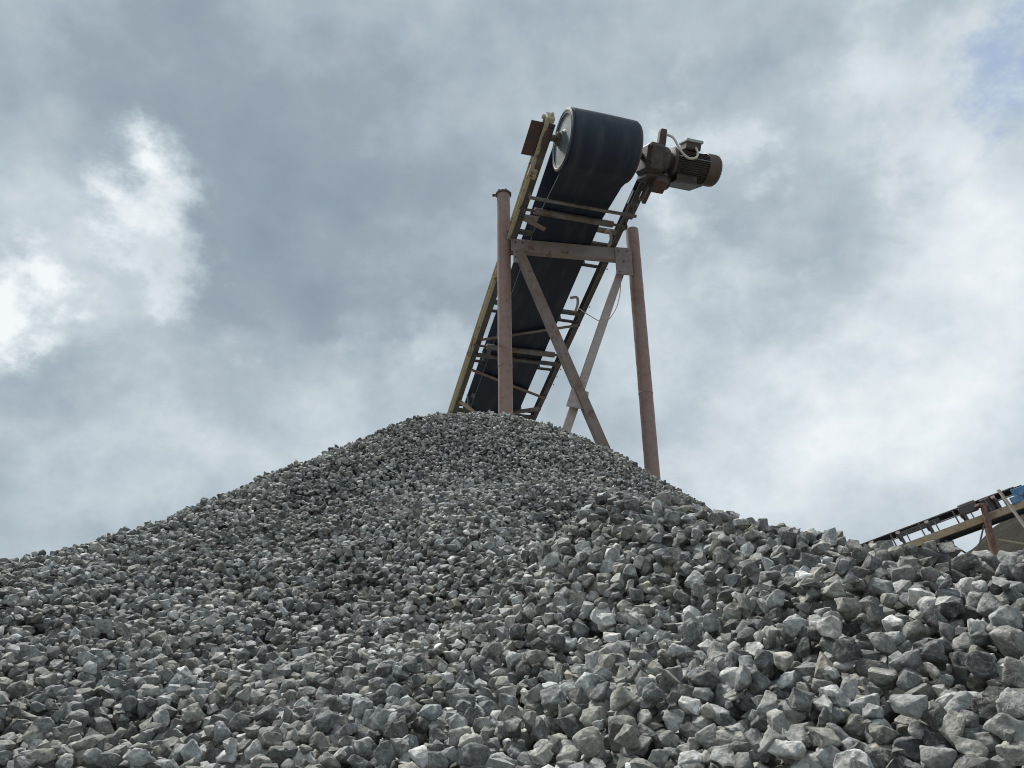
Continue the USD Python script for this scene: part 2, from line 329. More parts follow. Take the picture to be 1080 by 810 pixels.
# control points of the pile surface: x, y and height above the lens, measured over the yard
PILE_POINTS =np.array([-0.75,1.85,-0.04,-1.13,2.66,0.22,-1.17,1.98,0.04,-1.61,2.63,0.25,-2.11,3.36,0.51,-0.95,1.76,-0.03,-0.36,1.76,-0.05,-0.54,2.54,0.21,-0.01,1.55,
    -0.05,-0.01,2.19,0.17,-0.01,3.07,0.45,-0.46,3.43,0.51,-1.23,4.15,0.82,-1.71,4.08,0.81,-1.02,5.67,1.68,-0.3,5.65,1.67,-0.36,6.76,2.45,0.51,6.62,2.21,0.1,4.18,1.02,
    0.39,5.19,1.46,0.14,5.66,1.67,0.29,2.66,0.64,0.1,2.94,0.57,0.26,1.32,-0.04,0.35,1.71,0.13,0.48,2.21,0.42,0.42,1.07,-0.04,0.57,1.38,0.1,0.72,1.68,0.28,0.54,0.96,
    -0.03,0.72,1.2,0.09,0.94,1.51,0.25,0.3,2.16,0.31,0.21,1.89,0.11,-2.84,4.27,0.87,-3.11,4.68,0.84,-2.57,3.86,0.69,-3.72,5.6,0.46,-4.61,6.93,-0.9,-2.64,4.81,1.12,-2.87,
    5.24,1.1,-2.4,4.38,0.92,-3.41,6.21,0.71,-4.18,7.62,-0.65,-2.3,5.35,1.44,-2.49,5.8,1.44,-2.11,4.91,1.22,-2.93,6.82,1.03,-3.56,8.29,-0.33,-1.87,6.03,1.94,-2.01,6.48,
    1.97,-1.73,5.57,1.69,-2.34,7.55,1.53,-2.82,9.08,0.17,-1.24,6.72,2.57,-1.33,7.18,2.63,-1.16,6.26,2.29,-1.54,8.29,2.16,-1.83,9.86,0.8,-0.68,7.27,3.01,-0.72,7.73,3.08,
    -0.64,6.81,2.72,-0.83,8.86,2.6,-0.98,10.46,1.24,-0.26,7.65,3.2,-0.27,8.12,3.27,-0.24,7.19,2.91,-0.31,9.25,2.79,-0.37,10.85,1.43,0.25,7.69,3.12,0.27,8.15,3.19,0.24,
    7.22,2.83,0.3,9.29,2.71,0.36,10.89,1.35,0.78,7.46,2.79,0.83,7.92,2.84,0.73,6.99,2.51,0.94,9.05,2.38,1.11,10.64,1.02,1.35,7.03,2.25,1.44,7.49,2.28,1.26,6.56,2,1.65,
    8.6,1.84,1.95,10.17,0.48,1.65,6.55,1.83,1.76,7.02,1.84,1.53,6.09,1.6,2.04,8.1,1.42,2.43,9.66,0.06,0.32,2.95,0.89,0.34,3.16,0.9,0.29,2.74,0.78,0.48,2.7,0.78,0.51,
    2.91,0.79,0.44,2.49,0.67,0.65,2.48,0.66,0.71,2.69,0.66,0.6,2.28,0.55,0.85,3.26,0.38,1.16,4.42,-0.34,0.81,2.24,0.56,0.88,2.44,0.56,0.74,2.04,0.46,1.08,3,0.28,1.49,
    4.12,-0.44,0.87,2.13,0.5,0.95,2.33,0.49,0.79,1.93,0.4,1.17,2.87,0.22,1.62,3.98,-0.5,0.93,1.95,0.42,1.03,2.14,0.41,0.84,1.75,0.33,1.28,2.67,0.14,1.79,3.75,-0.58,1.01,
    1.8,0.37,1.12,1.99,0.36,0.91,1.61,0.28,1.41,2.5,0.09,1.99,3.54,-0.63,1.09,1.65,0.33,1.2,1.83,0.32,0.97,1.47,0.24,1.53,2.32,0.05,2.19,3.32,-0.67,-0.22,0.13,-0.92,
    -0.61,0.35,-0.55,-0.16,0.19,-0.92,-0.45,0.54,-0.55,-0.09,0.23,-0.92,-0.24,0.66,-0.55,0,0.25,-0.92,0,0.7,-0.55,0.09,0.23,-0.92,0.24,0.66,-0.55,0.16,0.19,-0.92,0.45,
    0.54,-0.55,0.22,0.13,-0.92,0.61,0.35,-0.55,-4.5,1.5,-0.25,-6,4,0.2,-7,6.5,0,-3,0.5,-0.8,-6,1,-1,2.2,0.3,-0.4,3.2,1.2,0,3.6,2.4,-0.3,4.5,3.5,-1,4.5,5.5,-0.8,4.5,8,
    -0.2,5,1,-1,-8,9,-0.8,-5,12,-0.6,0,13.5,-1,5,11,-1,-8.5,3,-1,2.5,12.5,-1,7,7,-1,-3,10,1.2]).reshape(-1,3)

# ------------------------------------------------------------------ the yard
def ring_ground():
    R = [0, 8, 20, 60, 200, 800, 4000]; n = 64
    V = [(0, 4, 0)]; F = []
    for r in R[1:]:
        V += [(r * math.cos(a), 4 + r * math.sin(a), 0) for a in np.arange(n) / n * 2 * math.pi]
    for j in range(n):
        F.append((0, 1 + j, 1 + (j + 1) % n))
        for k in range(len(R) - 2):
            a, b = 1 + k * n + j, 1 + k * n + (j + 1) % n
            F += [(a, a + n, b + n), (a, b + n, b)]
    return trimesh.Trimesh(V, F, process=False)


part('ground', ring_ground(), M['ground'], smooth=False, kind='structure')

# ------------------------------------------------------------------ the pile: its surface as a height field over the yard
RES = 0.008
X0, X1, Y0, Y1 = -8.0, 5.5, -0.35, 12.5
NX, NY = int((X1 - X0) / RES), int((Y1 - Y0) / RES)
CR = 0.1
_F = RBFInterpolator(PILE_POINTS[:, :2], PILE_POINTS[:, 2], smoothing=0.004, kernel='thin_plate_spline')
cx, cy = np.arange(-10, 8.5, CR), np.arange(-1.0, 15.0, CR)
CG = np.stack(np.meshgrid(cx, cy, indexing='ij'), -1)
COARSE = np.maximum(_F(CG.reshape(-1, 2)).reshape(CG.shape[:2]), -1.05) + EYE
for _ in range(60):                                     # loose stone cannot stand steeper than its talus
    for ax in (0, 1):
        for s in (1, -1):
            over = np.maximum(COARSE - np.roll(COARSE, s, ax) - 1.02 * CR, 0) * 0.25
            COARSE = COARSE - over + np.roll(over, -s, ax)
COARSE = np.where(COARSE < 0.06, -0.08, COARSE)


def pile_height(x, y):
    return map_coordinates(COARSE, [(np.asarray(x) - cx[0]) / CR, (np.asarray(y) - cy[0]) / CR], order=1, mode='nearest')


pile = xform('gravel_pile', label='big heap of crushed grey stones filling the foreground below the conveyor', cat='stone pile')
gx, gy = X0 + (np.arange(NX) + 0.5) * RES, Y0 + (np.arange(NY) + 0.5) * RES
TARGET = pile_height(*np.meshgrid(gx, gy, indexing='ij'))
GG = np.stack([*np.meshgrid(gx, gy, indexing='ij'), np.zeros((NX, NY))], -1)
TARGET = TARGET + 0.05 * (meshkit.noise(GG * 2.1, 5) - 0.5) + 0.045 * (meshkit.noise(GG * 5.3, 9) - 0.5)
TARGET = TARGET - 0.07 * np.exp(-(GG[..., 0] ** 2 + (GG[..., 1] - 8.0) ** 2) / 1.2) + 0.06 * np.exp(-((GG[..., 0] + 1.95) ** 2 + (GG[..., 1] - 6.2) ** 2) / 0.9)     # a rounded crown, a fuller left flank
del GG

rng = np.random.default_rng(11)


def make_stone(seed, fine):
    """An angular piece of crushed rock about 1 across: the hull of scattered points, its edges worn and its faces uneven."""
    r = np.random.default_rng(seed)
    n = r.integers(8, 14)
    d = r.normal(size=(n * 3, 3)); d /= np.linalg.norm(d, axis=1, keepdims=True)
    keep = []
    for v in d:
        if all(v @ k < 0.86 for k in keep) and len(keep) < n:
            keep.append(v)
    ext = np.array([1.0, r.uniform(0.70, 0.97), r.uniform(0.28, 0.42) if r.random() < 0.05 else r.uniform(0.56, 0.88)])
    P = np.array(keep) * r.uniform(0.80, 1.10, size=(len(keep), 1))
    P = np.sign(P) * np.abs(P) ** 0.85 * ext * 0.5
    m = trimesh.Trimesh(P).convex_hull
    m.apply_translation(-m.bounds.mean(0))
    size = max(m.extents)
    for _ in range(3 if fine else 2):
        m = m.subdivide()
    V, adj = np.array(m.vertices), m.edges_unique
    deg = np.bincount(adj.ravel(), minlength=len(V))[:, None]
    for _ in range(3 if fine else 1):                     # wear the edges a little
        s = np.zeros_like(V)
        np.add.at(s, adj[:, 0], V[adj[:, 1]]); np.add.at(s, adj[:, 1], V[adj[:, 0]])
        V = V + (0.30 if fine else 0.26) * (s / deg - V)
    N = np.array(trimesh.Trimesh(V, m.faces, process=False).vertex_normals)
    off = r.uniform(0, 50, 3)
    rough = 0.06 * (meshkit.noise(V * 3.2 + off, 1) - 0.5) + 0.05 * (meshkit.noise(V * 7.5 + off, 2) - 0.5) + (0.028 * (meshkit.noise(V * 17 + off, 3) - 0.5) if fine else 0)
    V = (V + N * rough[:, None]) / size
    return trimesh.Trimesh(V, m.faces, process=False)


NPROTO, NCOMBO = 56, 900
PROTOS = [make_stone(100 + i, False) for i in range(NPROTO)]
EXTS = np.array([p.extents / 2 for p in PROTOS])


def rotations(n, r):
    """The flat side roughly down, any heading, some lean."""
    yaw, lean, way, spin = r.uniform(0, 2 * np.pi, n), np.abs(r.normal(0, 0.5, n)), r.uniform(0, 2 * np.pi, n), r.uniform(0, 2 * np.pi, n)
    out = []
    for a, b, c in zip(yaw, lean, way):
        Rz = trimesh.transformations.rotation_matrix(a, [0, 0, 1])[:3, :3]
        Rl = trimesh.transformations.rotation_matrix(b, [math.cos(c), math.sin(c), 0])[:3, :3]
        out.append(Rl @ Rz)
    return out


combo_proto = rng.integers(0, NPROTO, NCOMBO)
combo_size = np.clip(rng.lognormal(math.log(0.0405), 0.19, NCOMBO), 0.022, 0.056)       # longest side in metres
combo_rot = rotations(NCOMBO, rng)
combos = []
for k in range(NCOMBO):
    e = EXTS[combo_proto[k]] * combo_size[k] * 0.95
    A = combo_rot[k] @ np.diag(e ** 2) @ combo_rot[k].T
    B = np.linalg.inv(A)
    w = int(math.ceil(max(math.sqrt(A[0, 0]), math.sqrt(A[1, 1])) / RES))
    px, py = np.meshgrid(np.arange(-w, w + 1) * RES, np.arange(-w, w + 1) * RES, indexing='ij')
    bq = B[0, 2] * px + B[1, 2] * py
    disc = bq ** 2 - B[2, 2] * (B[0, 0] * px ** 2 + 2 * B[0, 1] * px * py + B[1, 1] * py ** 2 - 1)
    ok = disc > 0
    rt = np.sqrt(np.maximum(disc, 0))
    combos.append((w, np.where(ok, (-bq + rt) / B[2, 2], -1e3), np.where(ok, (bq + rt) / B[2, 2], -1e3)))   # top above, bottom below the centre

SURF = (TARGET - 0.058).astype(np.float64)
STONES = []                                                 # x, y, z, combo


FINER = np.nonzero(combo_size < 0.040)[0]


def lay(spacing, keep, tries, kinds=None, shrink=1.0):
    """Drops one layer of stones, each into the lowest of a few spots near where it fell."""
    nx, ny = int((X1 - X0) / spacing), int((Y1 - Y0) / spacing)
    p = np.stack(np.meshgrid(np.arange(nx), np.arange(ny), indexing='ij'), -1).reshape(-1, 2) + rng.uniform(0, 1, (nx * ny, 2))
    p = p * spacing + [X0, Y0]
    p = p[keep(p)]
    rng.shuffle(p)
    cs = rng.integers(0, NCOMBO, len(p)) if kinds is None else rng.choice(kinds, len(p))
    jit = rng.integers(-3, 4, (len(p), tries, 2))
    high = (p[:, 1] > 6.0) & (rng.random(len(p)) < 0.7)     # the finer stones stay near the peak
    cs = np.where(high, rng.choice(FINER, len(p)), cs)
    ij = ((p - [X0, Y0]) / RES).astype(int)
    for q in range(len(p)):
        w, top, bot = combos[cs[q]]
        best = None
        for t in range(tries):
            i, j = ij[q] + jit[q, t]
            if i - w < 0 or j - w < 0 or i + w + 1 > NX or j + w + 1 > NY:
                continue
            win = SURF[i - w:i + w + 1, j - w:j + w + 1]
            z = (win + bot).max() - 0.006
            sc = z - TARGET[i, j]
            if best is None or sc < best[0]:
                best = (sc, z, i, j)
        if best is None:
            continue
        _, z, i, j = best
        win = SURF[i - w:i + w + 1, j - w:j + w + 1]
        np.maximum(win, z + top, out=win)
        STONES.append((X0 + (i + 0.5) * RES, Y0 + (j + 0.5) * RES, z, cs[q], shrink))


def near_view(p):
    """The side of the pile that one can see from here and from a few steps to either side, and a strip beyond its crest."""
    d, a = np.hypot(p[:, 0], p[:, 1]), np.degrees(np.arctan2(p[:, 0], p[:, 1]))
    h = pile_height(p[:, 0], p[:, 1])
    behind = (p[:, 0] > 1.2) & (p[:, 1] > 2.2 + 0.9 * np.maximum(0, 2.2 - p[:, 0])) & (h < 0.75)
    return (h > 0.05) & (np.abs(a) < 56) & (d < 10.2) & ~behind


lay(0.0345, near_view, 2)
lay(0.0355, near_view, 4)
lay(0.050, near_view, 4)
CHIPS = np.nonzero(combo_size < 0.033)[0]                # chips that fell into the gaps
lay(0.075, lambda p: near_view(p) & (np.hypot(p[:, 0], p[:, 1]) < 4.0), 6, CHIPS, 0.55)
STONES = np.array(STONES)
proud = STONES[:, 2] - map_coordinates(TARGET, [(STONES[:, 0] - X0) / RES, (STONES[:, 1] - Y0) / RES], order=1)
STONES = STONES[proud < np.percentile(proud, 50) + 0.075]       # a stone left standing high on others rolls away
SC = STONES[:, 3].astype(int)
top_now = map_coordinates(gaussian_filter(SURF - TARGET, 6), [(STONES[:, 0] - X0) / RES, (STONES[:, 1] - Y0) / RES], order=1)
print('stones', len(STONES), 'mean surface offset', float(np.mean(top_now)))
STONES[:, 2] -= 0.012 + np.clip(np.mean(top_now), -0.1, 0.1)

# which stones show, and which of them show largest: paint them far to near as discs into a coarse picture
sx, sy, sw = project(STONES[:, :3])
rad = combo_size[SC] * STONES[:, 4] * 0.40 * FOCAL / np.maximum(sw, 0.2)
infront = (sw > 0.4) & (sx > -20) & (sx < 1100) & (sy > 380) & (sy < 830)
order = np.nonzero(infront)[0]
order = order[np.argsort(-sw[order])]
ids = np.full((810, 1080), -1, int)
yy, xx = np.mgrid[-40:41, -40:41]
for k in order:
    r = int(min(rad[k], 39)) + 1
    x, y = int(sx[k]), int(sy[k])
    a, b, c, d = max(0, y - r), min(810, y + r + 1), max(0, x - r), min(1080, x + r + 1)
    if a < b and c < d:
        m = (xx[40 + c - x:40 + d - x][:, :] if False else xx[40 + a - y:40 + b - y, 40 + c - x:40 + d - x]) ** 2 + yy[40 + a - y:40 + b - y, 40 + c - x:40 + d - x] ** 2 <= rad[k] ** 2
        ids[a:b, c:d][m] = k
seen = np.bincount(ids[ids >= 0], minlength=len(STONES))
largest = np.argsort(-seen)[:300]
is_part = np.zeros(len(STONES), bool)
is_part[largest] = True

# the core below the loose stones
ci, cj = np.arange(0, len(cx), 1), np.arange(0, len(cy), 1)
CX, CY = np.meshgrid(cx, cy, indexing='ij')
zz = COARSE - 0.10
V = np.stack([CX, CY, zz], -1).reshape(-1, 3)
idx = np.arange(len(V)).reshape(CX.shape)
quad = np.stack([idx[:-1, :-1], idx[1:, :-1], idx[1:, 1:], idx[:-1, 1:]], -1).reshape(-1, 4)
quad = quad[(V[quad][:, :, 2] > -0.17).any(1)]
core = trimesh.Trimesh(V, np.vstack([quad[:, [0, 1, 2]], quad[:, [0, 2, 3]]]), process=False)
core.remove_unreferenced_vertices()
part('core', core, M['core'], parent=pile, smooth=True)

for n, k in enumerate(largest):
    c = SC[k]
    m = make_stone(5000 + n, True)
    m.vertices = m.vertices * combo_size[c] * (EXTS[combo_proto[c]] * 2 / m.extents)[None, :] * 1.02
    p = numbered(f'{pile}/stone')
    u = usdkit.mesh(stage, p, m, M['stone'], smooth=24)
    R = combo_rot[c]
    UsdGeom.Xformable(u).AddTransformOp().Set(frame(STONES[k, :3], R[:, 0], R[:, 1], R[:, 2]))

# the rest of them
inst = UsdGeom.PointInstancer.Define(stage, f'{pile}/stones')
tag(inst.GetPrim(), kind='stuff')
paths = []
for i, m in enumerate(PROTOS):
    p = f'{pile}/stones/kinds/stone_kind_{i:03d}'
    k = m.copy(); k.vertices = k.vertices * 0.05
    usdkit.mesh(stage, p, k, M['stone'], smooth=28)
    paths.append(p)
inst.CreatePrototypesRel().SetTargets([Sdf.Path(p) for p in paths])
rest = np.nonzero(~is_part)[0]
inst.CreateProtoIndicesAttr(Vt.IntArray.FromNumpy(combo_proto[SC[rest]].astype(np.int32)))
inst.CreatePositionsAttr(Vt.Vec3fArray.FromNumpy(STONES[rest, :3].astype(np.float32)))
sc = combo_size[SC[rest]] * STONES[rest, 4] / 0.05
inst.CreateScalesAttr(Vt.Vec3fArray.FromNumpy(np.repeat(sc[:, None], 3, 1).astype(np.float32)))
quat = np.array([trimesh.transformations.quaternion_from_matrix(np.vstack([np.hstack([R, [[0], [0], [0]]]), [0, 0, 0, 1]])) for R in combo_rot])[SC[rest]]
inst.CreateOrientationsAttr(Vt.QuathArray([Gf.Quath(*map(float, q)) for q in quat]))

# ------------------------------------------------------------------ the trestle that carries the head of the conveyor
UP = np.array([0, 0, 1.0])
ta = np.array([math.cos(math.radians(9.7)), math.sin(math.radians(9.7)), 0])      # along the trestle, left to right
tn = np.array([ta[1], -ta[0], 0])                                                 # towards the viewer
T0 = np.array([-0.07, 9.30, EYE])


def tp(t, z, o=0.0):
    """A point of the trestle: t metres along it from the left post, z above the lens, o in front of its middle plane."""
    return T0 + ta * t + tn * o + UP * z


trestle = xform('conveyor_trestle', label='tall steel trestle of two reddish brown pipe posts with crossbeam and crossed braces', cat='steel support')


def post(b, t, flange, label=None):
    d = np.subtract(t, b); L = np.linalg.norm(d)
    pr = [(0, 0)] + [(0.097 + 0.0012 * math.sin(3.1 * k), L * k / 40) for k in range(41)] + [(0, L)]
    p = part('post', lathe(pr, b, d, 40), M['post'], parent=trestle, smooth=40)
    if flange:
        u = d / L
        m = [lathe([(0, 0), (0.118, 0), (0.118, 0.022), (0, 0.022)], t, u, 32)]
        for k in range(6):
            a = k * math.pi / 3 + 0.3
            e = np.array(t) + 0.107 * (math.cos(a) * ta + math.sin(a) * tn) + u * 0.02
            m.append(bolt(e, u, 0.014, 0.02))
        m.append(box(np.array(t) + [-0.13, 0.0, 0.0], (0.07, 0.05, 0.02)))
        part('cap_plate', m, M['dark'], parent=p)
    ring = [lathe([(0.0985, 0), (0.1015, 0.004), (0.1015, 0.012), (0.0985, 0.016)], np.array(b) + d * f, d, 40) for f in (0.34, 0.66)]
    part('weld_seam', ring, M['post'], parent=p, smooth=40)
    return p


post(tp(0.0, -1.05), tp(-0.03, 7.34), True)
post(tp(1.90, -1.05), tp(1.935, 6.92), False)
beam = [channel(tp(0.06, 6.40, 0.10), tp(1.86, 6.40, 0.10), 0.20, 0.09, 0.011, side=1), ]
part('crossbeam', beam, M['beam'], parent=trestle)
part('gusset_plate', [bar(tp(0.09, 6.29, 0.115), tp(0.26, 6.29, 0.115), 0.014, 0.40)], M['beam'], parent=trestle)
g = [bar(tp(1.60, 6.27, 0.115), tp(1.85, 6.27, 0.115), 0.014, 0.47)]
part('gusset_plate', g, M['beam'], parent=trestle)
part('brace', [angle_iron(tp(0.17, 6.31, 0.135), tp(1.63, 2.42, 0.085), 0.125, 0.10, 0.011, up=-tn)], M['brace_brown'], parent=trestle, label='brown diagonal brace falling from left to right')
part('brace', [angle_iron(tp(1.72, 6.20, 0.03), tp(0.30, 2.25, -0.06), 0.115, 0.09, 0.011, up=-tn)], M['brace_pale'], parent=trestle, label='pale diagonal brace falling from right to left')
gp = trimesh.creation.extrude_polygon(__import__('shapely').geometry.Polygon([(-0.15, -0.12), (0.13, -0.16), (0.17, 0.10), (-0.06, 0.15)]), 0.014)
Tm = np.eye(4); Tm[:3, 0], Tm[:3, 1], Tm[:3, 2], Tm[:3, 3] = ta, UP, tn, tp(0.93, 4.06, 0.06)
gp.apply_transform(Tm)
part('crossing_plate', gp, M['brace_pale'], parent=trestle)
bl = [bolt(tp(x, z - 0.02, 0.122), tn) for x, z in ((0.12, 6.45), (0.12, 6.2), (0.22, 6.45))] + [bolt(tp(x, z - 0.04, 0.122), tn) for x, z in ((1.65, 6.48), (1.65, 6.12), (1.78, 6.48), (1.72, 6.30))]
part('bolts', bl, M['dark'], parent=trestle, kind='stuff')
wire = part('hanging_wire', [hose([tp(1.69, 6.06, -0.02), tp(1.68, 5.85, 0), tp(1.60, 5.55, 0), tp(1.46, 5.33, 0), tp(1.36, 5.33, -0.05), tp(1.25, 5.5, -0.2), tp(1.16, 5.72, -0.4)], 0.007)], M['cable'], parent=trestle, smooth=True)

# ------------------------------------------------------------------ the conveyor: x across it, y down its slope, z square to its frame
ca = np.array([0.95929, 0.28242, 0.0]); cu = np.array([0.2701, -0.9175, 0.2915]); cu /= np.linalg.norm(cu); cw = np.cross(cu, ca)
CO = np.array([0.771, 9.444, 6.585 + EYE])
conv = xform('belt_conveyor', frame(CO, ca, -cu, cw), label='large inclined conveyor with dark belt, head drum and motor above the stone heap', cat='conveyor')
HY, HT = -1.61, -0.055                                      # head drum: along the slope, across
DR, BELT_T, HALF = 0.405, 0.014, 0.45
TAIL = 24.0


def belt_mesh():
    path = []                                             # y, z of the centre line of the outer face, trough, normal
    for y in np.linspace(TAIL, -0.55, 60):
        path.append((y, -0.075, 0.0, (0, -1)))
    R = DR + BELT_T                                       # from the last roller straight to where it meets the drum
    dy, dz = -0.55 - HY, -0.075
    dist = math.hypot(dy, dz)
    t0 = math.atan2(dz, dy) - math.acos(R / dist)
    ty, tz = HY + R * math.cos(t0), R * math.sin(t0)
    for f in (0.25, 0.5, 0.75):
        path.append((-0.55 + f * (ty + 0.55), -0.075 + f * (tz + 0.150), 0.0, (math.cos(t0), math.sin(t0))))
    a0 = math.degrees(math.atan2(math.sin(t0), -math.cos(t0)))
    for a in np.linspace(a0, 90, 44):
        c, s = math.cos(math.radians(a)), math.sin(math.radians(a))
        path.append((HY - c * (DR + BELT_T), s * (DR + BELT_T), 0.0, (-c, s)))
    for f in np.linspace(0.1, 1, 8):
        path.append((HY + 1.6 * f, DR + BELT_T - f * 0.20, f, (0, 1)))
    for y in np.linspace(0.1, TAIL, 60):
        path.append((y, DR + BELT_T - 0.20, 1.0, (0, 1)))
    T = np.linspace(-HALF, HALF, 15)
    outer, inner = [], []
    for y, z, tr, nrm in path:
        rise = tr * np.maximum(0, np.abs(T) - 0.16) * math.tan(math.radians(28))
        crown = 0.006 * (1 - (T / HALF) ** 2)
        o = np.stack([T + HT, np.full(15, y), z + rise], 1)
        o[:, 1] += nrm[0] * crown * (1 - tr); o[:, 2] += nrm[1] * crown * (1 - tr)
        outer.append(o); inner.append(o - np.array([0, nrm[0], nrm[1]]) * BELT_T)
    P = len(path)
    V = np.vstack(outer + inner); F = []
    N = 15
    for i in range(P - 1):
        for j in range(N - 1):
            a = i * N + j
            F += [(a, a + 1, a + N + 1), (a, a + N + 1, a + N)]
            b = a + P * N
            F += [(b, b + N + 1, b + 1), (b, b + N, b + N + 1)]
        for j, flip in ((0, False), (N - 1, True)):
            a, b = i * N + j, i * N + j + P * N
            q = [(a, a + N, b + N), (a, b + N, b)]
            F += [t[::-1] for t in q] if flip else q
    m = trimesh.Trimesh(V, F, process=False)
    m.fix_normals()
    return m


part('belt', belt_mesh(), M['belt'], parent=conv, smooth=45)
drum = part('head_drum', lathe([(0.34, -0.485), (DR - 0.018, -0.49), (DR - 0.008, -0.485), (DR - 0.004, -0.47), (DR, -0.44), (DR + 0.004, 0), (DR, 0.44), (DR - 0.004, 0.47), (DR - 0.008, 0.485), (DR - 0.018, 0.49), (0.34, 0.485)], (HT, HY, 0), (1, 0, 0), 64), M['dark'], parent=conv, smooth=40)
for sgn in (-1, 1):
    part('end_disc', lathe([(0.0, 0.06), (0.11, 0.06), (0.115, 0.035), (0.14, 0.012), (0.31, 0.0), (0.355, 0.012), (0.375, 0.03)], (HT + sgn * 0.465, HY, 0), (sgn, 0, 0), 64), M['steel'], parent=drum, smooth=35)
    part('hub', [lathe([(0.0, 0.07), (0.085, 0.07), (0.09, 0.06), (0.09, 0.0)], (HT + sgn * 0.50, HY, 0), (sgn, 0, 0), 28)] + [bolt((HT + sgn * 0.57, HY + 0.065 * math.cos(k), 0.065 * math.sin(k)), (sgn, 0, 0), 0.011, 0.012) for k in np.arange(8) * math.pi / 4], M['dark'], parent=drum)
part('drive_shaft', rod((-0.86, HY, 0), (0.95, HY, 0), 0.045, 20), M['roller'], parent=conv, smooth=40)
part('edge_ring', lathe([(DR + 0.001, -0.02), (DR + 0.006, -0.018), (DR + 0.006, 0.018), (DR + 0.001, 0.02)], (HT - 0.465, HY, 0), (1, 0, 0), 64), M['belt'], parent=drum, smooth=40)

# stringers
SL = part('stringer', channel((-0.80, -1.86, 0), (-0.80, TAIL, 0), 0.135, 0.05, 0.009, side=1), M['yellow'], parent=conv, label='left stringer in faded yellow paint')
part('inner_angle', angle_iron((-0.752, -1.84, -0.074), (-0.752, TAIL, -0.074), 0.08, 0.075, 0.007), M['dark'], parent=SL)
SR = part('stringer', channel((0.777, -1.75, 0), (0.777, TAIL, 0), 0.15, 0.07, 0.009, side=1), M['dark'], parent=conv, label='right stringer in dark grimy steel')
rr = np.random.default_rng(5)
part('bolts', [bolt((0.77, y, z), (-1, 0, 0), 0.014, 0.014) for y in np.arange(-1.2, 6, 0.31) for z in (0.02,) if rr.random() < 0.8] + [bolt((0.80, y, -0.072), (0, 0, -1), 0.012, 0.012) for y in (-1.05, -0.9, 0.3, 1.1, 2.6, 2.8, 3.0)], M['box'], parent=SR, kind='stuff')
part('edge_strip', [box((0.73, -0.62, -0.03), (0.06, 0.5, 0.012)), box((0.72, -0.95, 0.01), (0.05, 0.22, 0.05)), box((0.83, -0.78, 0.02), (0.05, 0.34, 0.10)), box((0.81, -0.42, 0.06), (0.06, 0.12, 0.08)), box((0.84, -1.12, 0.06), (0.05, 0.12, 0.06))], M['dark'], parent=SR)
# head bearings, guard plate
for sgn, mt in ((-1, 'yellow'), (1, 'brown')):
    b = part('bearing_block', [box((sgn * 0.775, HY, 0.0), (0.085, 0.24, 0.20), 0.02), box((sgn * 0.765, HY, -0.088), (0.07, 0.34, 0.03), 0.006), lathe([(0, 0.05), (0.075, 0.05), (0.085, 0.03), (0.085, -0.06), (0, -0.06)], (sgn * 0.775, HY, 0), (sgn, 0, 0), 24)], M[mt if sgn > 0 else 'brown'], parent=conv)
    part('bolts', [bolt((sgn * 0.775, HY + s * 0.155, -0.08), (0, 0, 1), 0.016, 0.04) for s in (-1, 1)], M['dark'], parent=b, kind='stuff')
part('take_up_lug', [box((-0.79, -1.87, 0.01), (0.11, 0.08, 0.14), 0.01), box((-0.85, -1.85, 0.05), (0.08, 0.05, 0.05), 0.01), rod((-0.775, -1.95, 0.0), (-0.775, -1.60, 0.0), 0.018)], M['yellow'], parent=conv)
part('side_plate', [box((-0.92, -1.56, -0.02), (0.20, 0.50, 0.012), 0.003), box((-0.92, -1.56, -0.005), (0.03, 0.46, 0.03), 0.003)], M['brown'], parent=conv)
part('joint_plate', [box((-0.79, -1.08, -0.02), (0.10, 0.16, 0.13), 0.006)] + [bolt((-0.79 + dx, -1.08 + dy, -0.085), (0, 0, -1), 0.012) for dx in (-.025, .025) for dy in (-.05, .05)], M['yellow'], parent=conv)

# cross members seen under and between the belts
part('cross_rod', [rod((-0.76, -0.80, -0.21), (0.80, -0.80, -0.21), 0.024)] + [box((s * 0.76, -0.80, -0.14), (0.014, 0.06, 0.18), 0.003) for s in (-1, 1)], M['roller'], parent=conv, smooth=40)


def idler(y, z, r=0.048):
    p = part('return_roller', lathe([(0, -0.62), (r - 0.004, -0.62), (r, -0.61), (r, 0.55), (r - 0.004, 0.56), (0, 0.56)], (0, y, z), (1, 0, 0), 28), M['roller'], parent=conv, smooth=40)
    part('axle', rod((-0.775, y, z), (0.76, y, z), 0.020), M['dark'], parent=p, smooth=40)
    part('hanger', [box((s * 0.765, y, z + 0.03), (0.012, 0.07, 0.15), 0.003) for s in (-1, 1)] + [box((-0.80, y - 0.01, z), (0.09, 0.03, 0.03), 0.004)], M['dark'], parent=p)


